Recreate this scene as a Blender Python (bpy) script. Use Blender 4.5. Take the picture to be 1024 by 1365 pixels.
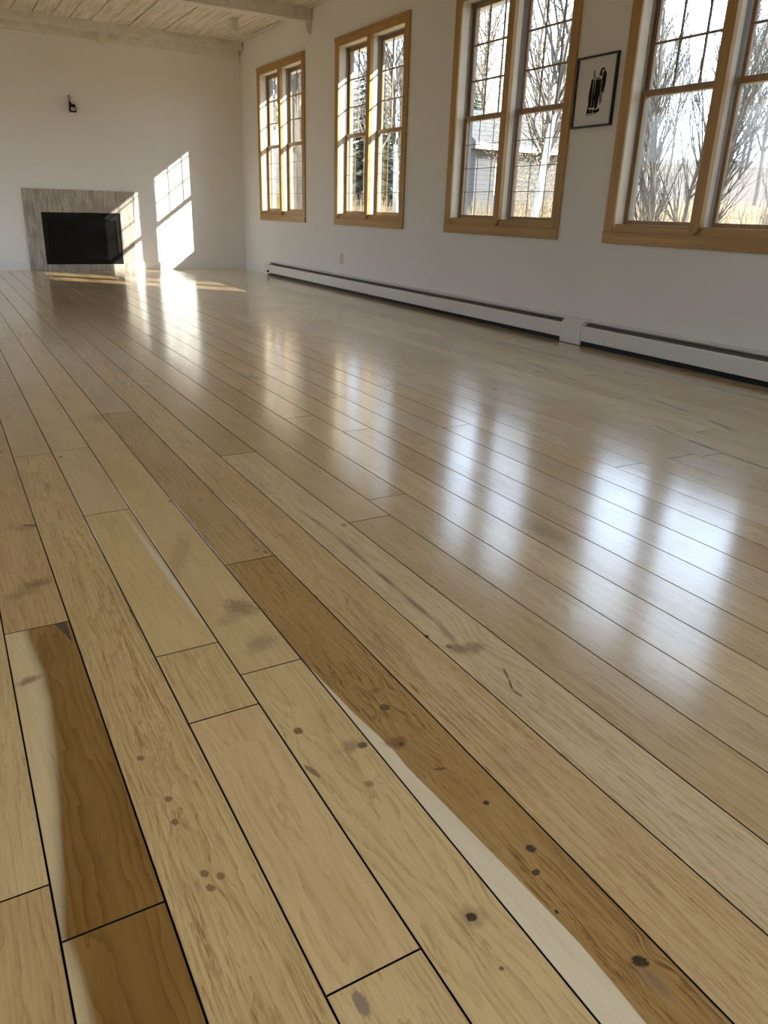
import bpy, bmesh, math, random
from mathutils import Vector, Matrix, noise as mnoise
sc = bpy.context.scene
for o in list(bpy.data.objects):
    bpy.data.objects.remove(o)

# ------------------------------------------------------------------ camera
R = math.radians
YAW, PITCH, ROLL, CAMZ, FPX = R(30.213), R(21.738), R(1.9205), 0.95, 1001.57
fw = Vector((math.sin(YAW)*math.cos(PITCH), math.cos(YAW)*math.cos(PITCH), -math.sin(PITCH)))
rt0 = Vector((math.cos(YAW), -math.sin(YAW), 0)); up0 = rt0.cross(fw)
rt = rt0*math.cos(ROLL) + up0*math.sin(ROLL); up = -rt0*math.sin(ROLL) + up0*math.cos(ROLL)
cd = bpy.data.cameras.new('camera'); cam = bpy.data.objects.new('camera', cd)
sc.collection.objects.link(cam)
m = Matrix((rt, up, -fw)).transposed().to_4x4(); m.translation = Vector((0, 0, CAMZ))
cam.matrix_world = m
cd.sensor_fit = 'VERTICAL'; cd.sensor_height = 36.0; cd.lens = 36.0*FPX/1365.0
cd.clip_start = 0.02; cd.clip_end = 600
sc.camera = cam

# ------------------------------------------------------------------ exposure
sc.view_settings.view_transform = 'Standard'
sc.view_settings.look = 'None'
sc.view_settings.gamma = 1.0
sc.view_settings.use_curve_mapping = False
sc.view_settings.exposure = 0.0
sc.cycles.use_denoising = True
sc.cycles.max_bounces = 12
sc.cycles.diffuse_bounces = 8
sc.cycles.transparent_max_bounces = 24
sc.cycles.sample_clamp_indirect = 8.0

# ------------------------------------------------------------------ sky and sun
SKY = [(0.0, (1.5, 1.58, 1.65)), (0.08, (1.7, 1.9, 2.15)), (0.22, (2.5, 3.0, 3.85)), (0.45, (2.4, 2.9, 3.7)), (1.0, (1.5, 1.72, 2.1))]
SKY_STRENGTH = 1.8
SUN_DIR = Vector((-1.02, 1.0, -0.75))
SUN_STRENGTH = 17.0
w = bpy.data.worlds.new('sky'); sc.world = w; w.use_nodes = True
nt = w.node_tree; nt.nodes.clear()
tc = nt.nodes.new('ShaderNodeTexCoord'); sx = nt.nodes.new('ShaderNodeSeparateXYZ')
rp = nt.nodes.new('ShaderNodeValToRGB'); bg = nt.nodes.new('ShaderNodeBackground'); wo = nt.nodes.new('ShaderNodeOutputWorld')
nt.links.new(tc.outputs['Generated'], sx.inputs[0]); nt.links.new(sx.outputs['Z'], rp.inputs[0])
while len(rp.color_ramp.elements) < len(SKY): rp.color_ramp.elements.new(0.5)
for e, (p, c) in zip(rp.color_ramp.elements, SKY):
    e.position = p; e.color = (*c, 1)
nt.links.new(rp.outputs[0], bg.inputs[0]); bg.inputs[1].default_value = SKY_STRENGTH
nt.links.new(bg.outputs[0], wo.inputs[0])
sl = bpy.data.lights.new('sun', 'SUN'); sl.energy = SUN_STRENGTH; sl.angle = R(0.6); sl.color = (1.0, 0.95, 0.87)
so = bpy.data.objects.new('sun', sl); sc.collection.objects.link(so)
so.rotation_euler = SUN_DIR.to_track_quat('-Z', 'Y').to_euler(); so.location = (20, -20, 20)

# ------------------------------------------------------------------ helpers
def link(o):
    sc.collection.objects.link(o); return o

def tag(o, label=None, cat=None, group=None, kind=None):
    if label: o['label'] = label
    if cat: o['category'] = cat
    if group: o['group'] = group
    if kind: o['kind'] = kind
    return o

def thing(name, label, cat, loc=(0, 0, 0), group=None):
    o = link(bpy.data.objects.new(name, None)); o.location = loc; o.empty_display_size = 0.1
    return tag(o, label, cat, group)

class MB:
    def __init__(s): s.v = []; s.f = []; s.mi = []
    def poly(s, pts, faces, mi=0):
        n = len(s.v); s.v += [tuple(p) for p in pts]
        for f in faces: s.f.append([n+i for i in f]); s.mi.append(mi)
    def box(s, x0, x1, y0, y1, z0, z1, mi=0):
        s.poly([(x0,y0,z0),(x1,y0,z0),(x1,y1,z0),(x0,y1,z0),(x0,y0,z1),(x1,y0,z1),(x1,y1,z1),(x0,y1,z1)],
               [(0,3,2,1),(4,5,6,7),(0,1,5,4),(1,2,6,5),(2,3,7,6),(3,0,4,7)], mi)
    def prism(s, prof, axis, a, b, mi=0):
        """closed profile (counter clockwise) swept along an axis from a to b"""
        def P(p, t):
            return {'x': (t, p[0], p[1]), 'y': (p[0], t, p[1]), 'z': (p[0], p[1], t)}[axis]
        n = len(prof)
        pts = [P(p, a) for p in prof] + [P(p, b) for p in prof]
        fs = [tuple(range(n))[::-1], tuple(range(n, 2*n))]
        for i in range(n): fs.append((i, (i+1) % n, n+(i+1) % n, n+i))
        s.poly(pts, fs, mi)
    def tube(s, pts, rad, sides=6, mi=0, cap=True):
        pts = [Vector(p) for p in pts]; n0 = len(s.v); n = len(pts)
        ref = Vector((0.31, 0.87, 0.13))
        for i, p in enumerate(pts):
            t = (pts[min(i+1, n-1)] - pts[max(i-1, 0)]).normalized()
            a = t.cross(ref)
            if a.length < 1e-3: a = t.cross(Vector((1, 0, 0)))
            a.normalize(); b = t.cross(a)
            r = rad[i] if hasattr(rad, '__len__') else rad
            for k in range(sides):
                an = 2*math.pi*k/sides
                s.v.append(tuple(p + a*(r*math.cos(an)) + b*(r*math.sin(an))))
        for i in range(n-1):
            for k in range(sides):
                k2 = (k+1) % sides
                s.f.append([n0+i*sides+k, n0+i*sides+k2, n0+(i+1)*sides+k2, n0+(i+1)*sides+k]); s.mi.append(mi)
        if cap:
            s.f.append([n0+k for k in range(sides)][::-1]); s.mi.append(mi)
            s.f.append([n0+(n-1)*sides+k for k in range(sides)]); s.mi.append(mi)
    def mesh(s, name, mats, fix=True, smooth=False):
        me = bpy.data.meshes.new(name); me.from_pydata(s.v, [], s.f)
        for mt in (mats if isinstance(mats, (list, tuple)) else [mats]): me.materials.append(mt)
        me.polygons.foreach_set('material_index', s.mi)
        if smooth: me.polygons.foreach_set('use_smooth', [True]*len(s.f))
        if fix:
            bm = bmesh.new(); bm.from_mesh(me); bmesh.ops.recalc_face_normals(bm, faces=bm.faces); bm.to_mesh(me); bm.free()
        me.update(); return me
    def build(s, name, mats, parent=None, bevel=0, fix=True, smooth=False):
        o = link(bpy.data.objects.new(name, s.mesh(name, mats, fix, smooth)))
        if parent: o.parent = parent
        if bevel:
            md = o.modifiers.new('bevel', 'BEVEL'); md.width = bevel; md.segments = 2; md.limit_method = 'ANGLE'; md.angle_limit = R(40)
        return o

# ------------------------------------------------------------------ materials
class NG:
    """tiny node builder"""
    def __init__(s, name, group=False):
        if group: s.t = bpy.data.node_groups.new(name, 'ShaderNodeTree')
        else:
            s.m = bpy.data.materials.new(name); s.m.use_nodes = True; s.t = s.m.node_tree; s.t.nodes.clear()
    def n(s, typ, **kw):
        nd = s.t.nodes.new('ShaderNode'+typ)
        for k, v in kw.items(): setattr(nd, k, v)
        return nd
    def put(s, sock, v):
        if hasattr(v, 'is_linked') or isinstance(v, bpy.types.NodeSocket): s.t.links.new(v, sock)
        elif v is not None: sock.default_value = v
    def math(s, op, a, b=None, c=None, clamp=False):
        nd = s.n('Math', operation=op, use_clamp=clamp); s.put(nd.inputs[0], a)
        if b is not None: s.put(nd.inputs[1], b)
        if c is not None: s.put(nd.inputs[2], c)
        return nd.outputs[0]
    def vec(s, x, y, z):
        nd = s.n('CombineXYZ'); s.put(nd.inputs[0], x); s.put(nd.inputs[1], y); s.put(nd.inputs[2], z); return nd.outputs[0]
    def sep(s, v):
        nd = s.n('SeparateXYZ'); s.put(nd.inputs[0], v); return nd.outputs
    def vm(s, op, a, b=None):
        nd = s.n('VectorMath', operation=op); s.put(nd.inputs[0], a)
        if b is not None: s.put(nd.inputs[1], b)
        return nd.outputs['Value'] if op in ('LENGTH', 'DOT_PRODUCT') else nd.outputs[0]
    def noise(s, v, scale=1.0, detail=2.0, rough=0.5, dist=0.0):
        nd = s.n('TexNoise'); s.put(nd.inputs['Vector'], v); nd.inputs['Scale'].default_value = scale
        nd.inputs['Detail'].default_value = detail; nd.inputs['Roughness'].default_value = rough; nd.inputs['Distortion'].default_value = dist
        return nd.outputs[0]
    def rng(s, v, a, b, c=0.0, d=1.0, smooth=False):
        nd = s.n('MapRange', clamp=True)
        if smooth: nd.interpolation_type = 'SMOOTHSTEP'
        for i, x in enumerate((v, a, b, c, d)): s.put(nd.inputs[i], x)
        return nd.outputs[0]
    def mix(s, fac, a, b, blend='MIX'):
        nd = s.n('Mix', data_type='RGBA', blend_type=blend)
        s.put(nd.inputs[0], fac); s.put(nd.inputs[6], a if not isinstance(a, tuple) else (*a, 1)[:4]); s.put(nd.inputs[7], b if not isinstance(b, tuple) else (*b, 1)[:4])
        return nd.outputs[2]
    def bump(s, h, strength, dist=0.01):
        nd = s.n('Bump'); nd.inputs['Strength'].default_value = strength; nd.inputs['Distance'].default_value = dist; s.put(nd.inputs['Height'], h); return nd.outputs[0]
    def finish(s, col, rough=0.5, normal=None, metal=0.0, spec=0.5, **kw):
        b = s.n('BsdfPrincipled'); o = s.n('OutputMaterial')
        s.put(b.inputs['Base Color'], (*col, 1)[:4] if isinstance(col, tuple) else col)
        s.put(b.inputs['Roughness'], rough); s.put(b.inputs['Metallic'], metal); s.put(b.inputs['Specular IOR Level'], spec)
        if normal is not None: s.put(b.inputs['Normal'], normal)
        for k, v in kw.items(): s.put(b.inputs[k], v)
        s.t.links.new(b.outputs[0], o.inputs[0]); return s.m

def objco(g):
    return g.n('TexCoord').outputs['Object']

def simple(name, col, rough=0.5, var=0.06, scale=8, metal=0.0, bump=0.0, spec=0.5):
    g = NG(name); p = objco(g); f = g.noise(p, scale, 3)
    c = g.mix(g.rng(f, 0.3, 0.7), tuple(x*(1-var) for x in col), tuple(min(1, x*(1+var)) for x in col))
    nrm = g.bump(g.noise(p, scale*6, 3), bump, 0.004) if bump else None
    return g.finish(c, rough, nrm, metal, spec)

def pine(name, col, axis):
    g = NG(name); x, y, z = g.sep(objco(g))
    L = {'y': (1.3, 26, 26), 'z': (26, 26, 1.3), 'x': (1.3, 26, 26)}[axis]
    if axis == 'y': v = g.vec(g.math('MULTIPLY', x, 26), g.math('MULTIPLY', y, 1.3), g.math('MULTIPLY', z, 26))
    else: v = g.vec(g.math('MULTIPLY', x, 26), g.math('MULTIPLY', y, 26), g.math('MULTIPLY', z, 1.3))
    f = g.noise(v, 1.0, 5, 0.55, 0.4); big = g.noise(objco(g), 2.2, 2)
    c = g.mix(g.rng(f, 0.3, 0.72), tuple(c*0.78 for c in col), tuple(min(1, c*1.18) for c in col))
    c = g.mix(g.rng(big, 0.35, 0.7, 0, 0.35), c, tuple(c*0.72 for c in col))
    return g.finish(c, 0.42, g.bump(f, 0.12, 0.003))

M = {}
M['wall'] = simple('plaster_wall', (0.80, 0.785, 0.75), 0.85, 0.015, 1.5, bump=0.10, spec=0.2)
M['wall_darkened'] = simple('bounce_cutting_wall', (0.27, 0.235, 0.195), 0.7, 0.05, 2.0)  # unseen left wall, darkened to cut bounce onto the right wall
M['ceiling'] = simple('ceiling_paint', (0.78, 0.74, 0.66), 0.8, 0.03, 2.0, spec=0.2)
M['trimwhite'] = simple('white_trim_paint', (0.80, 0.79, 0.75), 0.45, 0.02, 6)
M['beam'] = simple('whitewashed_beam', (0.70, 0.66, 0.58), 0.75, 0.10, 9, bump=0.5)
M['pine_y'] = pine('pine_along', (0.47, 0.275, 0.085), 'y')
M['pine_z'] = pine('pine_upright', (0.47, 0.275, 0.085), 'z')
M['sash'] = pine('backlit_sash_pine', (0.34, 0.21, 0.10), 'z')  # casing pine again, its colour darkened for the backlit look
M['liner'] = simple('cream_jamb_paint', (0.74, 0.67, 0.55), 0.5, 0.05, 5)
M['outer'] = simple('grey_outer_track', (0.30, 0.285, 0.26), 0.5, 0.05, 8)
M['grille'] = simple('dark_grille_wood', (0.27, 0.21, 0.15), 0.5, 0.05, 8)
M['heater'] = simple('heater_enamel', (0.74, 0.73, 0.68), 0.38, 0.02, 3)
M['heater_dark'] = simple('heater_dark_metal', (0.16, 0.14, 0.12), 0.55, 0.2, 30)
M['black'] = simple('black_iron', (0.006, 0.005, 0.005), 0.5, 0.1, 10, spec=0.2)
M['blackglass'] = simple('smoked_fire_glass', (0.006, 0.006, 0.005), 0.03, 0.1, 4, spec=0.25)
M['pictureframe'] = simple('black_frame_lacquer', (0.010, 0.009, 0.009), 0.35, 0.1, 10)
M['mat'] = simple('picture_paper', (0.72, 0.71, 0.68), 0.8, 0.01, 5, spec=0.1)
M['ink'] = simple('printing_ink', (0.018, 0.016, 0.015), 0.8, 0.1, 30, spec=0.1)
M['inkgrey'] = simple('thin_ink', (0.20, 0.19, 0.18), 0.8, 0.2, 60, spec=0.1)
M['outlet'] = simple('outlet_plastic', (0.62, 0.58, 0.50), 0.4, 0.02, 10)
M['lampglass'] = simple('sconce_shade_glass', (0.62, 0.60, 0.55), 0.3, 0.03, 30)

def glass_mat():
    g = NG('window_glass'); tr = g.n('BsdfTransparent'); tr.inputs[0].default_value = (0.95, 0.97, 0.965, 1)
    gl = g.n('BsdfGlossy'); gl.inputs['Roughness'].default_value = 0.02
    p = objco(g); nb = g.bump(g.noise(p, 2.0, 1), 0.03, 0.05); g.put(gl.inputs['Normal'], nb)
    fr = g.n('Fresnel'); geo = g.n('NewGeometry')
    g.put(fr.inputs[0], g.math('MULTIPLY_ADD', geo.outputs['Backfacing'], 1/1.45-1.45, 1.45))
    mx = g.n('MixShader'); g.put(mx.inputs[0], fr.outputs[0]); g.t.links.new(tr.outputs[0], mx.inputs[1]); g.t.links.new(gl.outputs[0], mx.inputs[2])
    o = g.n('OutputMaterial'); g.t.links.new(mx.outputs[0], o.inputs[0]); return g.m
M['glass'] = glass_mat()

def stone_mat(name, horizontal=False):
    g = NG(name); x, y, z = g.sep(objco(g))
    v = g.vec(g.math('MULTIPLY', x, 34), g.math('MULTIPLY', y, 34), g.math('MULTIPLY', z, 4.5))
    f = g.noise(v, 1.0, 6, 0.65, 0.5); f2 = g.noise(objco(g), 90, 3, 0.6); b = g.noise(objco(g), 4, 3)
    c = g.mix(g.rng(f, 0.32, 0.70), (0.15, 0.133, 0.108), (0.55, 0.50, 0.42))
    c = g.mix(g.rng(f2, 0.35, 0.75, 0, 0.55), c, (0.52, 0.46, 0.37))
    c = g.mix(g.rng(b, 0.45, 0.7, 0, 0.4), c, (0.22, 0.20, 0.17))
    return g.finish(c, 0.45, g.bump(f, 0.2, 0.003))
M['stone'] = stone_mat('veined_stone')

# ------------------------------------------------------------------ the floor material
MARKS = []   # cx, cy, rx, ry, angle(deg), colour, strength, warp
def mk(cx, cy, rx, ry, ang=0, col=(0.10, 0.05, 0.02), st=0.9, warp=0.0): MARKS.append((cx, cy, rx, ry, ang, col, st, warp))
BR = (0.17, 0.085, 0.03); DK = (0.045, 0.025, 0.015); TAN = (0.30, 0.18, 0.08); GY = (0.17, 0.135, 0.10)
# knotty board
mk(0.475, 1.122, .010, .012, 0, BR, .85, .018); mk(0.567, 1.027, .011, .010, 0, DK, .8, .02); mk(0.545, 1.035, .028, .018, 20, TAN, .65, .0)
mk(0.528, 0.928, .009, .010, 0, TAN, .8, .016); mk(0.452, 1.005, .006, .024, 15, BR, .7, .0)
mk(0.530, 0.618, .026, .022, 0, TAN, .55, .022); mk(0.530, 0.618, .009, .0085, 0, DK, .95, .0); mk(0.519, 0.533, .004, .004, 0, DK, .7)
# brown board
mk(0.676, 1.171, .014, .010, 30, BR, .6, .012); mk(0.664, 1.110, .012, .012, 0, DK, .7, .015); mk(0.655, 1.085, .012, .03, 10, BR, .4)
mk(0.630, 1.001, .026, .020, -20, BR, .75, .02); mk(0.636, 0.995, .006, .006, 0, DK, .7)
mk(0.664, 0.902, .016, .004, -20, DK, .65, .008); mk(0.688, 0.793, .006, .006, 0, DK, .95, .006)
mk(0.690, 0.677, .008, .010, 30, DK, .9, .008); mk(0.667, 0.636, .008, .006, 0, DK, .9, .006); mk(0.647, 0.566, .004, .004, 0, DK, .9)
mk(0.695, 0.450, .013, .010, -30, DK, .98, .014); mk(0.690, 0.420, .012, .03, 10, GY, .45)
mk(0.719, 1.929, .006, .010, 0, DK, .8); mk(0.700, 1.955, .012, .014, 0, BR, .35, .01)
# streaked board with swirl
mk(0.930, 1.228, .022, .030, 20, BR, .65, .02); mk(0.965, 1.215, .030, .030, -30, BR, .55, .03); mk(0.915, 1.246, .008, .010, 0, DK, .55)
for (ax, ay), (bx, by), wd_, st in [((.946, 2.211), (.961, 1.943), .007, .50), ((.961, 1.943), (.954, 1.680), .010, .60), ((.954, 1.68), (.955, 1.552), .008, .75), ((.955, 1.552), (.950, 1.353), .010, .62), ((.950, 1.353), (.940, 1.25), .009, .5),
                                   ((.976, 1.115), (.958, 1.074), .0035, .75), ((.959, 1.074), (.940, 1.037), .003, .85), ((.940, 1.037), (.944, 1.008), .0028, .95),
                                   ((3.472, 2.947), (3.377, 2.493), .018, .55), ((3.377, 2.493), (3.30, 2.24), .022, .60), ((2.957, 2.271), (2.923, 2.046), .016, .70), ((2.923, 2.046), (2.902, 1.75), .014, .72),
                                   ((3.523, 4.134), (3.33, 3.064), .016, .40), ((1.047, 8.651), (1.078, 8.111), .014, .95), ((3.02, 2.55), (2.95, 2.28), .014, .4)]:
    L = math.hypot(bx-ax, by-ay); mk((ax+bx)/2, (ay+by)/2, wd_, L*0.56, -math.degrees(math.atan2(bx-ax, by-ay)), (0.10, 0.07, 0.045), st)
mk(1.024, 2.014, .009, .014, 0, GY, .8, .01); mk(0.893, 1.309, .006, .008, 0, DK, .85)
# left boards
mk(0.132, 2.433, .010, .028, 60, DK, .8, .012); mk(0.105, 2.42, .03, .05, 60, BR, .35); mk(0.101, 2.003, .045, .030, 10, BR, .6, .012); mk(0.060, 1.96, .055, .022, 10, TAN, .5)
mk(0.033, 1.537, .030, .014, 20, BR, .65, .01)
for a in [(.204, 1.056), (.200, .998), (.212, .844), (.186, 1.182), (.212, .874), (.232, .858)]:
    mk(a[0], a[1], .0065, .009, 20, BR, .75, .010)
mk(0.314, 3.128, .008, .014, 0, DK, .75); mk(0.575, 2.462, .006, .009, 0, DK, .8); mk(0.110, 3.30, .012, .018, 40, DK, .4)
# brown smudge, pale strip, dark far stains
mk(0.540, 1.641, .040, .060, 25, (0.27, 0.155, 0.07), .75); mk(0.50, 1.60, .05, .03, 30, (0.40, 0.26, 0.13), .5); mk(0.525, 1.46, .05, .035, 40, (0.29, 0.18, 0.09), .55); mk(0.49, 2.02, .03, .16, -20, (0.33, 0.21, 0.11), .4)
mk(0.424, 1.98, .010, .46, 1.5, (0.74, 0.62, 0.44), .8); mk(0.328, .58, .009, .022, 0, GY, .7, .01)
mk(2.582, 7.352, .09, .5, 0, GY, .55); mk(2.224, 6.283, .08, .45, 0, GY, .60); mk(1.563, 4.304, .05, .10, 30, GY, .45)
mk(1.595, 1.70, .05, .14, 0, (0.24, 0.15, 0.08), .5); mk(3.371, 9.401, .022, .05, 0, DK, .95)
mk(0.563, 3.70, .06, .12, 0, GY, .3); mk(3.13, 3.78, .012, .06, 15, GY, .7); mk(2.6, 3.2, .02, .3, 3, GY, .4); mk(3.9, 4.2, .04, .8, 0, GY, .5); mk(4.1, 3.0, .04, .7, 0, GY, .5)

def mark_group():
    g = NG('board_mark', True); t = g.t; I = t.interface
    def inp(nm, ty, d=None):
        s = I.new_socket(nm, in_out='INPUT', socket_type=ty)
        if d is not None: s.default_value = d
    inp('P', 'NodeSocketVector'); inp('Color', 'NodeSocketColor'); inp('Wobble', 'NodeSocketVector'); inp('Centre', 'NodeSocketVector'); inp('Inverse', 'NodeSocketVector')
    inp('Angle', 'NodeSocketFloat'); inp('Tint', 'NodeSocketColor'); inp('Strength', 'NodeSocketFloat'); inp('Outer', 'NodeSocketFloat'); inp('Inner', 'NodeSocketFloat')
    I.new_socket('Color', in_out='OUTPUT', socket_type='NodeSocketColor')
    gi = t.nodes.new('NodeGroupInput'); go = t.nodes.new('NodeGroupOutput')
    d = g.vm('SUBTRACT', gi.outputs['P'], gi.outputs['Centre'])
    vr = g.n('VectorRotate', rotation_type='Z_AXIS'); g.put(vr.inputs['Vector'], d); g.put(vr.inputs['Angle'], gi.outputs['Angle'])
    q = g.vm('MULTIPLY', vr.outputs[0], gi.outputs['Inverse'])
    q = g.vm('ADD', q, gi.outputs['Wobble'])
    ln = g.vm('LENGTH', q)
    mask = g.rng(ln, gi.outputs['Outer'], gi.outputs['Inner'], 0, 1, True)
    f = g.math('MULTIPLY', mask, gi.outputs['Strength'])
    t.links.new(g.mix(f, gi.outputs['Color'], gi.outputs['Tint']), go.inputs[0])
    return t

def warp_group():
    g = NG('knot_warp', True); t = g.t; I = t.interface
    for nm, ty in [('P', 'NodeSocketVector'), ('Offset', 'NodeSocketFloat'), ('Centre', 'NodeSocketVector'), ('Inverse', 'NodeSocketVector'), ('Amount', 'NodeSocketFloat')]:
        I.new_socket(nm, in_out='INPUT', socket_type=ty)
    I.new_socket('Offset', in_out='OUTPUT', socket_type='NodeSocketFloat')
    gi = t.nodes.new('NodeGroupInput'); go = t.nodes.new('NodeGroupOutput')
    q = g.vm('MULTIPLY', g.vm('SUBTRACT', gi.outputs['P'], gi.outputs['Centre']), gi.outputs['Inverse'])
    ln = g.vm('LENGTH', q); k = g.rng(ln, 2.6, 0.0, 0, 1, True)
    sx = g.sep(q)[0]; sgn = g.math('MULTIPLY', g.math('ADD', sx, 0.3), k)
    t.links.new(g.math('MULTIPLY_ADD', sgn, gi.outputs['Amount'], gi.outputs['Offset']), go.inputs[0])
    return t

MG, WG = mark_group(), warp_group()
def floor_mat(marks, with_strip=False, with_heart=False):
    mg, wg = MG, WG
    g = NG('floor_boards'); P = objco(g); x, y, z = g.sep(P)
    tone = g.n('Attribute', attribute_name='tone').outputs['Color']
    wd_ = g.n('Attribute', attribute_name='wood').outputs['Color']      # grain, streak, seed
    sp = g.n('Attribute', attribute_name='sap').outputs['Color']        # strip, heart, centre
    grain, streak, seed = g.sep(wd_); strip, heart, centre = g.sep(sp)
    flat = g.vec(x, y, 0.0)
    off = 0.0
    wv = g.n('Value'); wv.outputs[0].default_value = 0.0; off = wv.outputs[0]
    for cx, cy, rx, ry, an, col, st, wp in marks:
        if wp:
            nd = g.n('Group', node_tree=wg); g.put(nd.inputs['P'], flat); g.put(nd.inputs['Offset'], off)
            nd.inputs['Centre'].default_value = (cx, cy, 0); nd.inputs['Inverse'].default_value = (1/(rx*1.3), 1/(ry*2.2), 0); nd.inputs['Amount'].default_value = wp
            off = nd.outputs[0]
    sd = g.math('MULTIPLY', seed, 37.0)
    xl = g.math('SUBTRACT', g.math('ADD', x, off), centre)              # across the board
    # nested arches (flat sawn figure)
    lo = g.noise(g.vec(g.math('MULTIPLY', xl, 6), g.math('MULTIPLY', y, 1.1), sd), 1.0, 2, 0.5)
    md = g.noise(g.vec(g.math('MULTIPLY', xl, 22), g.math('MULTIPLY', y, 3.0), sd), 1.0, 3, 0.55)
    cx_ = g.math('SUBTRACT', xl, g.math('MULTIPLY', g.math('SUBTRACT', lo, 0.5), 0.10))
    q = g.math('MULTIPLY', g.math('MULTIPLY', cx_, cx_), 620.0)
    q = g.math('ADD', q, g.math('MULTIPLY', y, g.math('SUBTRACT', g.math('MULTIPLY', g.math('FRACT', g.math('MULTIPLY', seed, 7.31)), 4.4), 2.2)))
    q = g.math('ADD', q, g.math('MULTIPLY', md, 3.2)); q = g.math('ADD', q, g.math('MULTIPLY', lo, 3.0))
    ring = g.math('FRACT', g.math('MULTIPLY', q, 1.15))
    ring = g.math('POWER', ring, 3.0)
    brk = g.noise(g.vec(g.math('MULTIPLY', x, 150), g.math('MULTIPLY', y, 34), sd), 1.0, 2, 0.6)
    edge = g.math('MULTIPLY', ring, g.rng(brk, 0.38, 0.62, 0.25, 1.0))
    # long fibres and pores
    fv = g.vec(g.math('MULTIPLY', g.math('ADD', x, off), 260), g.math('MULTIPLY', y, 5.0), sd)
    fib = g.noise(fv, 1.0, 3, 0.6, 0.2)
    pv = g.vec(g.math('MULTIPLY', g.math('ADD', x, off), 330), g.math('MULTIPLY', y, 26.0), sd)
    por = g.rng(g.noise(pv, 1.0, 2, 0.6), 0.60, 0.74)
    cv = g.vec(g.math('MULTIPLY', g.math('ADD', x, off), 42), g.math('MULTIPLY', y, 1.5), sd)
    crk = g.noise(cv, 1.0, 5, 0.62, 0.8)
    crk = g.rng(g.math('ABSOLUTE', g.math('SUBTRACT', crk, 0.5)), 0.0, 0.020, 1.0, 0.0)
    blotch = g.noise(g.vec(g.math('MULTIPLY', x, 9), g.math('MULTIPLY', y, 2.6), sd), 1.0, 3, 0.55, 0.6)
    c = tone
    # pale strip of sapwood along one edge
    def ramp_of(points, v, y0, y1, x0, x1):
        rp = g.n('ValToRGB'); g.put(rp.inputs[0], g.rng(v, y0, y1)); cr = rp.color_ramp
        while len(cr.elements) < len(points): cr.elements.new(0.5)
        pts = sorted(((py-y0)/(y1-y0), (px-x0)/(x1-x0)) for py, px in points)
        for e, (a, b) in zip(cr.elements, pts): e.position = a; e.color = (b, b, b, 1)
        return g.math('MULTIPLY_ADD', rp.outputs[0], x1-x0, x0)
    wob = g.math('MULTIPLY', g.math('SUBTRACT', md, 0.5), 0.010)
    notpale = 1.0
    if with_strip:
        sA = ramp_of([(1.42, .570), (1.377, .582), (1.139, .596), (1.024, .609), (.986, .613), (.94, .612), (.817, .621), (.625, .634), (.513, .641), (.30, .634), (.2, .63)], y, 0.2, 1.5, 0.55, 0.66)
        mA = g.math('MULTIPLY', g.rng(g.math('SUBTRACT', g.math('ADD', x, g.math('MULTIPLY', wob, .5)), sA), 0.0012, -0.0012), strip)
        c = g.mix(mA, c, (0.80, 0.645, 0.42))
        notpale = g.math('SUBTRACT', 1.0, g.math('MULTIPLY', mA, 0.85))
    if with_heart:
        sB = ramp_of([(1.77, .050), (1.652, .056), (1.554, .064), (1.439, .063), (1.262, .050), (1.141, .040), (.994, .024), (.853, .008), (.852, .012), (.822, .016), (.784, .020), (.717, .021), (.5, .025)], y, 0.5, 1.8, 0.0, 0.15)
        dB = g.math('SUBTRACT', g.math('ADD', x, wob), sB)
        mB1 = g.math('MULTIPLY', g.rng(dB, -0.020, 0.004, 0, 0.5, True), heart); mB = g.math('MULTIPLY', g.rng(dB, -0.003, 0.006), heart)
        c = g.mix(mB1, c, (0.17, 0.125, 0.085))
        heartcol = g.mix(g.rng(g.math('ADD', g.math('MULTIPLY', ring, .22), lo), 0.32, 0.80), (0.35, 0.185, 0.045), (0.19, 0.088, 0.016))
        c = g.mix(mB, c, heartcol)
        tri = g.math('MINIMUM', g.rng(g.math('SUBTRACT', g.math('MULTIPLY_ADD', g.math('SUBTRACT', 1.765, y), 0.25, 0.112), x), 0.001, -0.001), g.rng(x, 0.1395, 0.1385))
        c = g.mix(g.math('MULTIPLY', tri, heart), c, (0.075, 0.048, 0.030))
    # figure
    dark = g.mix(1.0, c, (0.58, 0.47, 0.34), 'MULTIPLY')
    c = g.mix(g.math('MULTIPLY', g.math('MULTIPLY', edge, grain), g.math('MULTIPLY', notpale, 0.75)), c, dark)
    c = g.mix(g.math('MULTIPLY', g.rng(blotch, 0.45, 0.75), 0.34), c, g.mix(1.0, c, (0.70, 0.62, 0.50), 'MULTIPLY'))
    c = g.mix(g.math('MULTIPLY', g.rng(blotch, 0.45, 0.25), 0.25), c, g.mix(1.0, c, (1.18, 1.16, 1.12), 'MULTIPLY'))
    c = g.mix(g.math('MULTIPLY', g.math('MULTIPLY', g.rng(fib, 0.45, 0.72), notpale), g.math('MULTIPLY_ADD', streak, 0.60, 0.16)), c, g.mix(1.0, c, (0.66, 0.55, 0.42), 'MULTIPLY'))
    c = g.mix(g.math('MULTIPLY', g.math('MULTIPLY', por, notpale), g.math('MULTIPLY', streak, 0.85)), c, g.mix(1.0, c, (0.50, 0.38, 0.26), 'MULTIPLY'))
    crkm = g.math('MULTIPLY', g.rng(g.noise(g.vec(g.math('MULTIPLY', x, 5), g.math('MULTIPLY', y, 2.2), sd), 1.0, 2), 0.40, 0.60), g.math('MULTIPLY', crk, g.math('MULTIPLY', streak, 1.0)))
    c = g.mix(g.math('MULTIPLY', crkm, notpale), c, g.mix(1.0, c, (0.42, 0.33, 0.25), 'MULTIPLY'))
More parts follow.
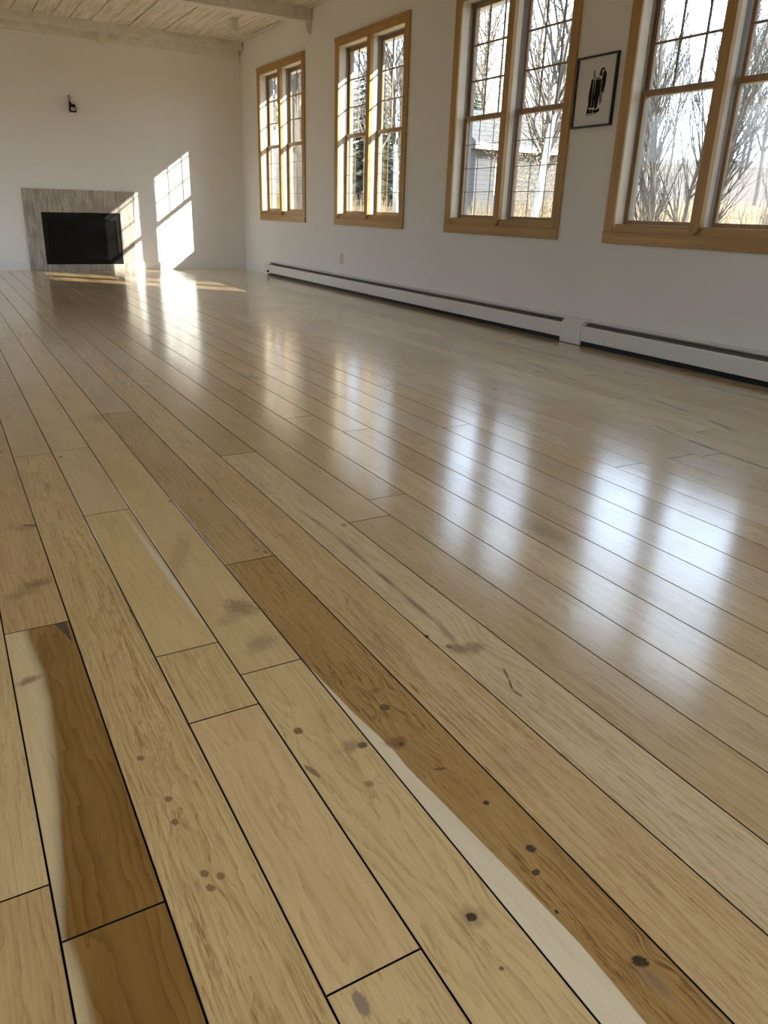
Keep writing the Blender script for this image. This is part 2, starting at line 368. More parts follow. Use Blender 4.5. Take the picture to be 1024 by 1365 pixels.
    # knots, cracks and stains
    wn = g.n('TexNoise'); g.put(wn.inputs['Vector'], g.vec(g.math('MULTIPLY', x, 70), g.math('MULTIPLY', y, 45), 0.0)); wn.inputs['Detail'].default_value = 3
    wb = g.vm('MULTIPLY', g.vm('SUBTRACT', wn.outputs['Color'], (0.5, 0.5, 0.5)), (0.9, 0.9, 0.0))
    wn2 = g.n('TexNoise'); g.put(wn2.inputs['Vector'], g.vec(g.math('MULTIPLY', x, 20), g.math('MULTIPLY', y, 9), 3.0)); wn2.inputs['Detail'].default_value = 1.5
    wb2 = g.vm('MULTIPLY', g.vm('SUBTRACT', wn2.outputs['Color'], (0.5, 0.5, 0.5)), (1.25, 1.25, 0.0))
    for cx, cy, rx, ry, an, col, st, wp in marks:
        nd = g.n('Group', node_tree=mg); g.put(nd.inputs['P'], flat); g.put(nd.inputs['Color'], c); g.put(nd.inputs['Wobble'], wb2 if rx > .022 else wb)
        nd.inputs['Centre'].default_value = (cx, cy, 0); nd.inputs['Inverse'].default_value = (1/rx, 1/ry, 0)
        nd.inputs['Angle'].default_value = -R(an); nd.inputs['Tint'].default_value = (*col, 1); nd.inputs['Strength'].default_value = st
        sharp = rx < .0135 and ry < .03
        nd.inputs['Outer'].default_value = 1.08 if sharp else 1.3; nd.inputs['Inner'].default_value = .72 if sharp else .3
        c = nd.outputs[0]
    wear = g.noise(g.vec(g.math('MULTIPLY', x, 3), g.math('MULTIPLY', y, 1.2), sd), 1.0, 4, 0.6)
    rough = g.rng(wear, 0.3, 0.7, FLOOR_R0, FLOOR_R1)
    hgt = g.math('ADD', g.math('MULTIPLY', fib, 0.25), g.noise(g.vec(g.math('MULTIPLY', x, 14), g.math('MULTIPLY', y, 1.2), sd), 1.0, 2))
    nrm = g.bump(hgt, 0.10, 0.004)
    return g.finish(c, rough, nrm, 0.0, FLOOR_SPEC, **{'Coat Weight': 0.7, 'Coat Roughness': 0.13, 'Coat IOR': 1.5, 'Coat Normal': nrm})
FLOOR_R0, FLOOR_R1, FLOOR_SPEC = 0.16, 0.26, 0.5
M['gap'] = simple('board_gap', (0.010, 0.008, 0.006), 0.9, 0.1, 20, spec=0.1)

# ------------------------------------------------------------------ room dimensions
XR, XL, YF, YB, ZC = 4.52, -2.60, 12.60, -4.60, 3.25
WT = 0.19                                           # outer wall thickness

# ------------------------------------------------------------------ floor boards
def build_floor():
    rnd = random.Random(7)
    seams = [.003, .147, .292, .439, .584, .7365, .892, 1.0475, 1.205, 1.36, 1.521, 1.672, 1.828, 1.991, 2.155, 2.314]
    while seams[-1] < XR - 0.2: seams.append(seams[-1] + rnd.uniform(.150, .172))
    seams[-1] = XR
    left = [.003]
    while left[-1] > XL + 0.2: left.append(left[-1] - rnd.uniform(.143, .165))
    left[-1] = XL
    seams = sorted(set(left + seams)); i0 = seams.index(.003)
    # joints along known boards (y of each butt joint), then tone/figure of each piece from near to far
    T = lambda r, g_, b: tuple(k*((v/255.0+.055)/1.055)**2.4 for v, k in zip((r, g_, b), (1.12, 1.075, 0.96)))
    known = {
        i0-1: ([0.962], [((192, 160, 114), .8, .35), ((206, 178, 132), .5, .4)]),
        i0: ([0.852, 1.761, 3.474], [((208, 182, 138), .1, .1), ((212, 188, 146), .25, .15), ((196, 163, 118), .7, .5), ((182, 156, 120), .4, .5)]),
        i0+1: ([3.192], [((204, 174, 126), .95, .75), ((190, 166, 128), .3, .15)]),
        i0+2: ([0.61, 1.24, 1.507, 2.445, 3.217], [((206, 178, 132), .8, .5), ((208, 178, 132), .6, .2), ((204, 176, 128), .5, .55), ((206, 178, 128), .35, .15), ((204, 178, 136), .15, .1), ((202, 176, 134), .2, .1)]),
        i0+3: ([1.354], [((206, 178, 132), .9, .25), ((202, 174, 128), .3, .15), ]),
        i0+4: ([1.895, 3.752], [((170, 136, 86), .8, 1.0), ((180, 150, 108), .6, 1.0), ((190, 168, 138), .5, .45)]),
        i0+5: ([], [((198, 168, 126), .7, .85)]),
        i0+6: ([2.883, 5.653], [((206, 182, 146), .8, .6), ((180, 154, 118), .3, .2), ((190, 166, 130), .3, .3)]),
        i0+7: ([2.026], [((190, 164, 124), .5, .6), ((192, 166, 128), .3, .3)]),
        i0+9: ([3.336], [((204, 180, 142), .5, .6), ((198, 174, 138), .4, .4)]),
        i0+10: ([3.011], [((196, 170, 132), .5, .6), ((200, 176, 140), .4, .4)]),
        i0+11: ([3.639], [((200, 176, 138), .5, .6), ((196, 172, 136), .4, .4)]),
    }
    mb = MB(); tone, wood, sap = [], [], []
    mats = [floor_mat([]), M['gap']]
    for i in range(len(seams)-1):
        a, b = seams[i], seams[i+1]
        if i in known: js, looks = known[i][0][:], list(known[i][1])
        else: js, looks = [rnd.uniform(2.0, 4.5)] if rnd.random() < .5 else [], []
        y = max([4.6] + js) + rnd.uniform(1.4, 4.0)
        while y < YF-0.6: js.append(y); y += rnd.uniform(1.8, 4.2)
        js.append(rnd.uniform(-2.5, -.8)) if (not js or min(js) > -0.5) else None
        neg = [j for j in js if j < 0]; js = sorted(js)
        ys = [YB] + js + [YF]
        if looks: looks = [((200, 172, 130), .5, .5)]*len(neg) + looks
        mine = [q for q in MARKS if a-.004 < q[0] < b+.004]
        if mine or i in (i0, i0+4):
            slot = len(mats); mats.append(floor_mat(mine, i == i0+4, i == i0))
        else: slot = 0
        gw = .0016 if i <= i0+9 else (.0016 if i <= i0+14 else .0007)
        for k in range(len(ys)-1):
            y0, y1 = ys[k], ys[k+1]
            if k < len(looks): col, gr, st = looks[k]
            else:
                base = rnd.choice([(200, 174, 134), (192, 166, 128), (204, 180, 142), (186, 160, 122), (198, 176, 144)])
                if a > 2.3: base = rnd.choice([(200, 182, 152), (206, 188, 158), (190, 170, 140), (198, 176, 144)])
                col, gr, st = base, rnd.uniform(.25, .7), rnd.uniform(.25, .8)
            s = rnd.random()
            ch = .0008; zt = rnd.uniform(-.00025, .0)
            x0, x1 = a+gw, b-gw; q0, q1 = y0+.0013, y1-.0013
            n = len(mb.f)
            pts = [(x0, q0, -.018), (x1, q0, -.018), (x1, q1, -.018), (x0, q1, -.018),
                   (x0, q0, zt-ch), (x1, q0, zt-ch), (x1, q1, zt-ch), (x0, q1, zt-ch),
                   (x0+ch, q0+ch*.5, zt), (x1-ch, q0+ch*.5, zt), (x1-ch, q1-ch*.5, zt), (x0+ch, q1-ch*.5, zt)]
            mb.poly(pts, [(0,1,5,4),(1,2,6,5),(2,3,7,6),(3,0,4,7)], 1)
            mb.poly(pts, [(5,6,10,9),(7,4,8,11),(8,9,10,11)], slot)
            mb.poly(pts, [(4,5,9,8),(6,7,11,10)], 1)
            is_strip = 1.0 if (i == i0+4 and y1 < 2.0 and y0 > -.5 or i == i0+4 and y0 < 0 < y1) else 0.0
            is_heart = 1.0 if (i == i0 and y0 < 1.7 and y1 > 0.2) else 0.0
            for _ in range(len(mb.f)-n):
                tone.append((*T(*col), 1)); wood.append((gr, st, s, 1)); sap.append((is_strip, is_heart, (a+b)/2, 1))
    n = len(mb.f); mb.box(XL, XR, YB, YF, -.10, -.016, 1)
    for _ in range(len(mb.f)-n): tone.append((0, 0, 0, 1)); wood.append((0, 0, 0, 1)); sap.append((0, 0, 0, 1))
    o = mb.build('floor', mats, fix=False); tag(o, kind='structure')
    for nm, dat in (('tone', tone), ('wood', wood), ('sap', sap)):
        at = o.data.attributes.new(nm, 'FLOAT_COLOR', 'FACE'); at.data.foreach_set('color', [c for t in dat for c in t])
build_floor()

# ------------------------------------------------------------------ walls, ceiling
WINS = [(10.15, 11.85), (7.545, 9.245), (5.05, 6.73), (2.85, 4.53)]      # near edge, far edge of the casing
CW, Z0, Z1 = 0.092, 0.785, 2.825                                         # casing width, bottom, top
def hole(a, b): return a+CW-.012, b-CW+.012
HZ0, HZ1 = Z0+.075, Z1-CW+.012
def build_walls():
    mb = MB(); ys = [YB-WT]
    hs = sorted(hole(a, b) for a, b in WINS)
    prev = YB-WT
    for a, b in hs:
        mb.box(XR, XR+WT, prev, a, -.1, ZC+.15); prev = b
        mb.box(XR, XR+WT, a, b, -.1, HZ0); mb.box(XR, XR+WT, a, b, HZ1, ZC+.15)
    mb.box(XR, XR+WT, prev, YF+.2, -.1, ZC+.15)
    tag(mb.build('wall_right', M['wall']), kind='structure')
    mb = MB(); mb.box(XL-.2, XR, YF, YF+.2, -.1, ZC+.15); tag(mb.build('wall_far', M['wall']), kind='structure')
    mb = MB(); prev = YB-WT
    for a, b in ADDED_LEFT:
        mb.box(XL-.2, XL, prev, a, -.1, ZC+.15); mb.box(XL-.2, XL, a, b, -.1, .30); mb.box(XL-.2, XL, a, b, 2.85, ZC+.15); prev = b
    mb.box(XL-.2, XL, prev, YF, -.1, ZC+.15); tag(mb.build('wall_left', M['wall_darkened']), kind='structure')
    mb = MB(); prev = XL
    for a, b in ADDED_BACK:
        mb.box(prev, a, YB-WT, YB, -.1, ZC+.15); mb.box(a, b, YB-WT, YB, -.1, .85); mb.box(a, b, YB-WT, YB, 2.75, ZC+.15); prev = b
    mb.box(prev, XR, YB-WT, YB, -.1, ZC+.15)
    tag(mb.build('wall_back', M['wall']), kind='structure')
ADDED_BACK = [(-1.9, -.2), (1.0, 2.7)]
ADDED_LEFT = [(8.4, 11.4)]
ADDED_SKYL = (-1.5, 1.4, -2.4, 0.4)
build_walls()

def build_ceiling():
    mb = MB(); x = XL; rnd = random.Random(3)
    while x < XR-.02:
        w_ = rnd.uniform(.19, .27); x1 = min(x+w_, XR)
        g = rnd.choice([.003, .004, .007])
        dz = ZC-.002-rnd.uniform(0, .006)
        if x1 <= ADDED_SKYL[0] or x >= ADDED_SKYL[1]: mb.box(x+g, x1-g, YB, YF, dz, ZC+.02)
        else: mb.box(x+g, x1-g, YB, ADDED_SKYL[2], dz, ZC+.02); mb.box(x+g, x1-g, ADDED_SKYL[3], YF, dz, ZC+.02)
        x = x1
    a0, a1, b0, b1 = ADDED_SKYL
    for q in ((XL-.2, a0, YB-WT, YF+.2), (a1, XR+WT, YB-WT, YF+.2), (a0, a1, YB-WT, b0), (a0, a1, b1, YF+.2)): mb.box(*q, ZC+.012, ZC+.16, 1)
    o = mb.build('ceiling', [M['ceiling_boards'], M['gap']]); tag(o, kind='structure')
def ceil_boards():
    g = NG('whitewashed_boards'); x, y, z = g.sep(objco(g))
    f = g.noise(g.vec(g.math('MULTIPLY', x, 30), g.math('MULTIPLY', y, 1.6), z), 1.0, 5, 0.6, 0.5)
    c = g.mix(g.rng(f, 0.32, 0.62), (0.55, 0.46, 0.33), (0.82, 0.75, 0.63))
    return g.finish(c, 0.7, g.bump(f, 0.2, 0.004))
M['ceiling_boards'] = ceil_boards()
build_ceiling()

def rough_beam(name, x0, x1, y0, y1, z0, z1, seed, amp=.012, n=60, steps=((1.0, 1.0),)):
    """hewn beam along x with wavering faces"""
    mb = MB(); prof = [(y0, z0), (y1, z0), (y1, z1), ((y0+y1)/2, z1), (y0, z1), (y0, (z0+z1)/2)]
    rings = []
    for i in range(n+1):
        x = x0+(x1-x0)*i/n
        for j, (y, z) in enumerate(prof):
            k = mnoise.noise(Vector((x*2.2, j*3.7, seed)))*amp + mnoise.noise(Vector((x*9, j*3.7, seed+4)))*amp*.35
            k2 = mnoise.noise(Vector((x*2.2, j*5.1, seed+9)))*amp
            mb.v.append((x, min(y+(k if y < (y0+y1)/2+1e-6 else 0), YF-.001), z+(k2 if z < z1-1e-6 else 0)))
    m_ = len(prof)
    for i in range(n):
        for j in range(m_):
            j2 = (j+1) % m_
            mb.f.append([i*m_+j, i*m_+j2, (i+1)*m_+j2, (i+1)*m_+j]); mb.mi.append(0)
    mb.f.append(list(range(m_))); mb.mi.append(0); mb.f.append([n*m_+j for j in range(m_)]); mb.mi.append(0)
    return mb
# wall plate beam above the fireplace wall, in two stepped courses
b = rough_beam('trim', XL, XR-.02, YF-.20, YF, ZC-.115, ZC+.0, 1.3, .008).build('trim_1', M['beam'], smooth=False); tag(b, kind='structure')
rough_beam('c', XL, XR-.05, YF-.10, YF, ZC-.205, ZC-.11, 5.1, .016, 90).build('lower_course', M['beam'], b)
for x, z0 in ((2.50, 3.00),):
    mb = MB(); mb.prism([(x-.06, z0+.02), (x+.06, z0), (x+.085, z0+.16), (x-.075, z0+.16)], 'y', YF-.15, YF-.0)
    mb.build('corbel', M['beam'], b, bevel=.01)
# tie beam across the room
b2 = rough_beam('t', XL, XR-.005, 9.92, 10.10, ZC-.14, ZC, 8.8, .006).build('trim_2', M['beam']); tag(b2, kind='structure')
mb = MB(); mb.prism([(XR-.11, ZC-.13), (XR-.075, ZC-.22), (XR-.05, ZC-.27), (XR-.0, ZC-.29), (XR, ZC-.13)], 'y', 9.95, 10.07)
mb.build('corbel', M['beam'], b2, bevel=.012)
mb = MB(); mb.box(3.86, 3.95, 11.0, 11.12, ZC-.16, ZC-.004); mb.build('hanging_block', M['beam'], b2, bevel=.008)

# baseboards
mb = MB(); mb.prism([(YF-.016, 0), (YF, 0), (YF, .115), (YF-.010, .115), (YF-.016, .105)], 'x', XL, 1.205)
mb.prism([(YF-.016, 0), (YF, 0), (YF, .115), (YF-.010, .115), (YF-.016, .105)], 'x', 2.69, XR)
tag(mb.build('baseboard_far', M['trimwhite']), kind='structure')
mb = MB(); mb.prism([(XR-.016, 0), (XR, 0), (XR, .115), (XR-.010, .115), (XR-.016, .105)], 'y', 11.50, YF-.016)
tag(mb.build('baseboard_right', M['trimwhite']), kind='structure')

# ------------------------------------------------------------------ windows
def make_window(idx, a, b, lower_grille=True):
    """double pair of double-hung sashes in the right wall; a near, b far"""
    ha, hb = hole(a, b); mid = (a+b)/2; xi = XR-.020
    root = MB()
    # casing frame boards (the structure object itself is the casing)
    root.box(xi, XR, a, a+CW, Z0+.080, Z1); root.box(xi, XR, b-CW, b, Z0+.080, Z1)
    root.box(xi, XR, a+CW, b-CW, Z1-CW, Z1)
    o = root.build('window_%d' % idx, M['pine_z'], bevel=.003); tag(o, kind='structure')
    h = MB(); h.box(xi-.004, XR, a, b, Z0, Z0+.080); h.build('apron', M['pine_y'], o, bevel=.004)
    bk = MB(); bk.box(xi-.010, XR, a-.006, b+.006, Z1-.030, Z1+.004); bk.build('head_band', M['pine_y'], o, bevel=.005)
    # stool: sloping board between apron and sash
    s = MB(); s.prism([(XR+.004, Z0+.062), (XR+.092, Z0+.085), (XR+.092, Z0+.118), (XR+.004, Z0+.138)], 'y', a+CW, b-CW)
    s.build('stool', M['pine_y'], o, bevel=.003)
    # jamb liners
    j = MB()
    for y0, y1 in ((ha, a+CW), (b-CW, hb)): j.box(XR-.001, XR+.082, y0, y1, HZ0, HZ1)
    j.build('jamb_liner', M['liner'], o)
    j = MB(); j.box(XR-.001, XR+.082, a+CW, b-CW, Z1-CW, HZ1); j.build('head_liner', M['liner'], o)
    t = MB()
    for y0, y1 in ((ha, a+CW+.006), (b-CW-.006, hb)):
        t.box(XR+.082, XR+.092, y0, y1, HZ0, HZ1); t.box(XR+.150, XR+.180, y0, y1, HZ0, HZ1)
        t.box(XR+.082, XR+.192, (y0 if y0 == ha else y1-.008), (y0+.008 if y0 == ha else y1), HZ0, HZ1)
    t.box(XR+.082, XR+.180, a+CW, b-CW, Z1-CW-.004, HZ1); t.box(XR+.092, XR+WT+.05, a+CW, b-CW, HZ0, Z0+.10)
    t.build('sash_track', M['outer'], o)
    # mullion with a pointed foot over the stool
    mp = MB(); mw = .041
    z_foot = Z0+.082
    mp.prism([(mid-mw, Z1-CW), (mid-mw, z_foot+.055), (mid, z_foot), (mid+mw, z_foot+.055), (mid+mw, Z1-CW)], 'x', xi-.004, XR+.018)
    mul = mp.build('mullion', M['pine_z'], o, bevel=.003)
    pm = MB(); pm.box(XR+.018, XR+.070, mid-mw+.008, mid+mw-.008, Z0+.10, Z1-CW); pm.build('mullion_liner', M['liner'], mul)
    pm = MB(); pm.box(XR+.070, XR+.165, mid-mw+.014, mid+mw-.014, Z0+.10, Z1-CW); pm.build('mullion_track', M['outer'], mul)
    zb, zr, zt = Z0+.105, 1.795, Z1-CW
    for (p0, p1) in ((a+CW, mid-mw+.008), (mid+mw-.008, b-CW)):
        for which in ('lower', 'upper'):
            x0 = XR+.093 if which == 'lower' else XR+.122
            x1 = x0+.026; q0, q1 = p0+.004, p1-.004
            z0, z1 = (zb, zr+.022) if which == 'lower' else (zr-.02, zt)
            st, rl = .030, .050
            f = MB()
            f.box(x0, x1, q0, q0+st, z0, z1); f.box(x0, x1, q1-st, q1, z0, z1)
            f.box(x0, x1, q0+st, q1-st, z0, z0+(rl+.012 if which == 'lower' else .042)); f.box(x0, x1, q0+st, q1-st, z1-.042, z1)
            sash = f.build('sash', M['sash'], o, bevel=.003)
            gz0, gz1 = z0+(rl+.012 if which == 'lower' else .042), z1-.042
            gm = MB(); xm = x0+.014; gm.box(xm-.0015, xm+.0015, q0+st-.005, q1-st+.005, gz0-.005, gz1+.005)
            gm.build('glass_pane', M['glass'], sash)
            if which == 'upper' or lower_grille:
                wv, wt_ = (.0075, .010) if which == 'upper' else (.003, .005)
                rows = 3 if which == 'upper' else 4
                gr = MB(); w_ = (q1-st)-(q0+st)
                for k in (1, 2):
                    yc = q0+st+w_*k/3; gr.box(x0+.001, x0+.001+wt_, yc-wv, yc+wv, gz0-.004, gz1+.004)
                for k in range(1, rows):
                    zc = gz0+(gz1-gz0)*k/rows; gr.box(x0+.0005, x0+.0005+wt_, q0+st-.004, q1-st+.004, zc-wv, zc+wv)
                gr.build('grille', M['grille'], sash)
    return o
for i, (a, b) in enumerate(WINS): make_window(i+1, a, b, i < 3)
for i, (a, b) in enumerate(ADDED_BACK):  # added back-wall windows, unseen, put in to bring more light inside
    f = MB(); y0 = YB-WT+.05
    f.box(a, a+.07, y0, YB+.02, .85, 2.75); f.box(b-.07, b, y0, YB+.02, .85, 2.75); f.box(a+.07, b-.07, y0, YB+.02, 2.68, 2.75); f.box(a+.07, b-.07, y0, YB+.02, .85, .92)
    f.box((a+b)/2-.04, (a+b)/2+.04, y0, YB+.02, .92, 2.68); f.box(a+.07, b-.07, y0+.02, YB-.05, 1.77, 1.83)
    o = f.build('window_%d' % (5+i), M['pine_z']); tag(o, kind='structure')
    g_ = MB(); g_.box(a+.05, b-.05, y0+.02, y0+.024, .9, 2.7); g_.build('glass_pane', M['glass'], o)

for i, (a, b) in enumerate(ADDED_LEFT):                                   # added tall window, unseen, to brighten the far end of the room
    f = MB(); x0, x1 = XL-.16, XL+.02
    f.box(x0, x1, a, a+.08, .30, 2.85); f.box(x0, x1, b-.08, b, .30, 2.85); f.box(x0, x1, a+.08, b-.08, .30, .38); f.box(x0, x1, a+.08, b-.08, 2.77, 2.85)
    f.box(x0, x1, (a+b)/2-.04, (a+b)/2+.04, .38, 2.77)
    o = f.build('window_%d' % (7+i), M['pine_z']); tag(o, kind='structure')
    g_ = MB(); g_.box(XL-.10, XL-.096, a+.06, b-.06, .36, 2.79); g_.build('glass_pane', M['glass'], o)
a0, a1, b0, b1 = ADDED_SKYL                                               # added rooflight, unseen above and behind the camera, to brighten the room
f = MB(); f.box(a0-.05, a0, b0-.05, b1+.05, ZC-.02, ZC+.3); f.box(a1, a1+.05, b0-.05, b1+.05, ZC-.02, ZC+.3); f.box(a0, a1, b0-.05, b0, ZC-.02, ZC+.3); f.box(a0, a1, b1, b1+.05, ZC-.02, ZC+.3)
o = f.build('window_8', M['trimwhite']); tag(o, kind='structure')
g_ = MB(); g_.box(a0, a1, b0, b1, ZC+.28, ZC+.285); g_.build('glass_pane', M['glass'], o)

# ------------------------------------------------------------------ fireplace
fp = thing('fireplace', 'low black glass-fronted fireplace with grey veined stone surround in the far wall', 'fireplace', (2.0, YF, 0))
def fpart(mb, name, mat, bevel=0.0):
    o = mb.build(name, mat, bevel=bevel); o.parent = fp; o.matrix_parent_inverse = Matrix.Translation((-2.0, -YF, 0)); return o
yf = YF-.028
mb = MB(); mb.prism([(1.210, 0), (1.430, 0), (1.436, .80), (1.221, 1.11)], 'y', yf, YF-.001); fpart(mb, 'surround_leg', M['stone'], .002)
mb = MB(); mb.prism([(2.529, 0), (2.690, 0), (2.785, 1.116), (2.54, .812)], 'y', yf, YF-.001); fpart(mb, 'surround_leg', M['stone'], .002)
mb = MB(); mb.prism([(1.436, .80), (2.54, .812), (2.785, 1.116), (1.221, 1.11)], 'y', yf-.001, YF-.001); fpart(mb, 'surround_header', M['stone'], .002)
mb = MB(); mb.box(1.385, 2.60, yf-.045, yf-.001, 0, .082); fpart(mb, 'hearth_curb', M['stone'], .003)
mb = MB()
mb.box(1.434, 1.50, yf+.004, YF-.002, .082, .808); mb.box(2.47, 2.534, yf+.004, YF-.002, .082, .808); mb.box(1.50, 2.47, yf+.004, YF-.002, .70, .808); mb.box(1.50, 2.47, yf+.004, YF-.002, .082, .15)
fpart(mb, 'firebox_frame', M['black'], .002)
mb = MB(); mb.box(1.50, 2.47, yf+.014, YF-.004, .15, .70); fpart(mb, 'glass_door', M['blackglass'])

# ------------------------------------------------------------------ wall sconce
sx_, sz_ = 2.0, 2.13
sc_t = thing('wall_sconce', 'small black iron wall sconce high above the fireplace', 'wall light', (sx_, YF, sz_))
def spart(mb, name, mat, smooth=False, bevel=0):
    o = mb.build(name, mat, smooth=smooth, bevel=bevel); o.parent = sc_t; o.matrix_parent_inverse = Matrix.Translation((-sx_, -YF, -sz_)); return o
mb = MB(); mb.box(1.985, 2.012, YF-.012, YF-.001, sz_+.01, sz_+.12); spart(mb, 'backplate', M['black'], bevel=.003)
mb = MB(); pts = [(1.992+.012*math.sin(t), YF-.03, sz_+.115+.045*(1-math.cos(t))) for t in [2*math.pi*k/20 for k in range(21)]]
mb.tube(pts, .0045, 6); spart(mb, 'loop', M['black'], True)
mb = MB()
X0, X1, Y0, Y1 = 1.980, 2.062, YF-.10, YF-.012
mb.prism([(X0, sz_+.05), (X1-.004, sz_+.05), (X1-.014, sz_+.085), (X0+.015, sz_+.10)], 'y', Y0, Y1)
for xx in (X0, X1-.010):
    for yy in (Y0, Y1-.010): mb.box(xx, xx+.010, yy, yy+.010, sz_, sz_+.052)
mb.box(X0, X1, Y0, Y1, sz_-.006, sz_+.006); spart(mb, 'lantern_frame', M['black'])
mb = MB(); mb.box(X0+.012, X1-.012, Y0+.012, Y1-.012, sz_+.006, sz_+.05); spart(mb, 'shade', M['lampglass'])

# ------------------------------------------------------------------ baseboard heater
HY0, HY1 = -1.0, 11.50
ht = thing('baseboard_heater', 'long white baseboard heater along the wall under the windows', 'heater', (XR-.05, (HY0+HY1)/2, 0))
def hpart(mb, name, mat, bevel=0):
    o = mb.build(name, mat, bevel=bevel); o.parent = ht; o.matrix_parent_inverse = Matrix.Translation(ht.location).inverted(); return o
xf = XR-.105
HSPL = (4.545, 4.775)
for y0, y1 in ((HY0, HSPL[0]), (HSPL[1], HY1-.09)):
    mb = MB(); mb.prism([(xf, .042), (xf+.006, .038), (xf+.006, .140), (xf+.020, .152), (xf+.014, .155), (xf-.001, .143)], 'y', y0, y1); hpart(mb, 'front_panel', M['heater'])
    mb = MB(); mb.prism([(xf+.024, .146), (xf+.030, .142), (xf+.075, .168), (xf+.072, .172)], 'y', y0, y1); hpart(mb, 'damper', M['heater_dark'])
mb = MB(); mb.prism([(XR-.004, .01), (XR-.001, .01), (XR-.001, .200), (xf+.040, .192), (xf+.040, .186), (XR-.004, .190)], 'y', HY0, HY1-.09); hpart(mb, 'back_panel', M['heater'])
mb = MB(); mb.tube([(XR-.05, HY0, .075), (XR-.05, HY1-.1, .075)], .011, 8)
hpart(mb, 'pipe', M['heater_dark'])
mb = MB(); mb.box(XR-.080, XR-.012, HY0+.05, HY1-.2, .045, .115); hpart(mb, 'fin_element', M['heater_dark'])
mb = MB(); mb.box(xf+.016, xf+.020, HY0, HY1-.09, .001, .060); hpart(mb, 'shade_strip', M['black'])  # black strip added as the shade under the heater front
mb = MB(); mb.prism([(xf-.006, .006), (xf+.0, .004), (XR-.0015, .004), (XR-.0015, .203), (xf+.034, .196), (xf-.006, .160)], 'y', HSPL[0], HSPL[1]); hpart(mb, 'splice_cover', M['heater'], .002)
mb = MB(); mb.prism([(xf-.003, .022), (XR-.0015, .022), (XR-.0015, .202), (xf+.034, .194), (xf-.003, .157)], 'y', HY1-.20, HY1); hpart(mb, 'end_cap', M['heater'], .002)
mb = MB(); mb.tube([(xf-.004, 11.33, .058), (xf-.026, 11.33, .058)], [.020, .016], 12); hpart(mb, 'valve_knob', M['black'])

# ------------------------------------------------------------------ outlet
ol = thing('wall_outlet', 'small beige electrical outlet on the right wall low below the windows', 'outlet', (XR, 9.05, .38))
mb = MB(); mb.box(XR-.007, XR-.0005, 9.008, 9.092, .318, .442); o = mb.build('cover_plate', M['outlet'], bevel=.002); o.parent = ol; o.matrix_parent_inverse = Matrix.Translation(ol.location).inverted()
for zc in (.355, .405):
    mb = MB(); mb.tube([(XR-.007, 9.05, zc), (XR-.009, 9.05, zc)], .017, 12); r_ = mb.build('receptacle', M['outlet'], o)
    mb = MB(); mb.box(XR-.0095, XR-.0088, 9.042, 9.044, zc-.004, zc+.006); mb.box(XR-.0095, XR-.0088, 9.055, 9.057, zc-.004, zc+.006); mb.build('slot', M['black'], r_)
    r_.parent = ol; r_.matrix_parent_inverse = Matrix.Translation(ol.location).inverted()

# ------------------------------------------------------------------ framed print
py0, py1, pz0, pz1 = 4.600, 5.020, 1.600, 2.080
pc = thing('framed_print', 'thin black framed ink print hanging between the two nearest windows', 'picture', (XR, 4.81, 1.84))
def ppart(mb, name, mat, bevel=0, parent=None):
    o = mb.build(name, mat, bevel=bevel); o.parent = pc; o.matrix_parent_inverse = Matrix.Translation(pc.location).inverted(); return o
mb = MB(); fwid = .014; d0, d1 = XR-.026, XR-.001
mb.box(d0, d1, py0, py0+fwid, pz0, pz1); mb.box(d0, d1, py1-fwid, py1, pz0, pz1); mb.box(d0, d1, py0+fwid, py1-fwid, pz0, pz0+fwid); mb.box(d0, d1, py0+fwid, py1-fwid, pz1-fwid, pz1)
ppart(mb, 'frame', M['pictureframe'], .001)
# inked figure: u to the left (towards larger y), v up; in fractions of the image area
ink = MB(); ink.box(XR-.012, XR-.008, py0+fwid, py1-fwid, pz0+fwid, pz1-fwid)
def shape(mbq, pts, dx=0.0, mi=1):
    W, H = py1-py0, pz1-pz0
    P3 = [(XR-.0124-dx, py1-W*u, pz0+H*v) for u, v in pts]
    mbq.poly(P3 + [(XR-.0119, p[1], p[2]) for p in P3], [tuple(range(len(P3)))] + [(i, (i+1) % len(P3), len(P3)+(i+1) % len(P3), len(P3)+i) for i in range(len(P3))], mi)
for pts in [[(.385, .665), (.44, .69), (.445, .40), (.44, .28), (.375, .28), (.355, .45)],
            [(.452, .66), (.485, .67), (.492, .50), (.515, .28), (.450, .27), (.450, .45)],
            [(.498, .665), (.64, .665), (.63, .45), (.60, .26), (.53, .26), (.50, .42)],
            [(.645, .70), (.69, .79), (.75, .73), (.745, .58), (.72, .46), (.66, .50)],
            [(.57, .74), (.60, .80), (.66, .82), (.70, .79), (.645, .785), (.61, .75), (.60, .70), (.575, .70)],
            [(.36, .27), (.41, .27), (.42, .20), (.34, .185)], [(.42, .25), (.49, .26), (.50, .20), (.42, .195)],
            [(.50, .245), (.60, .245), (.66, .265), (.67, .22), (.62, .20), (.51, .20)],
            [(.345, .175), (.60, .195), (.60, .185), (.345, .165)], [(.47, .69), (.60, .69), (.60, .675), (.47, .675)],
            [(.43, .72), (.455, .73), (.455, .70), (.43, .69)], [(.605, .735), (.635, .745), (.64, .71), (.61, .70)]]:
    shape(ink, pts)
for pts in [[(.64, .60), (.70, .55), (.70, .34), (.645, .30), (.625, .45)], [(.42, .80), (.455, .795), (.475, .72), (.455, .69), (.43, .70)], [(.355, .30), (.375, .32), (.37, .26), (.345, .22)], [(.60, .78), (.64, .775), (.66, .73), (.62, .71), (.60, .73)]]:
    shape(ink, pts, -.0002, 2)
ppart(ink, 'printed_paper', [M['mat'], M['ink'], M['inkgrey']])

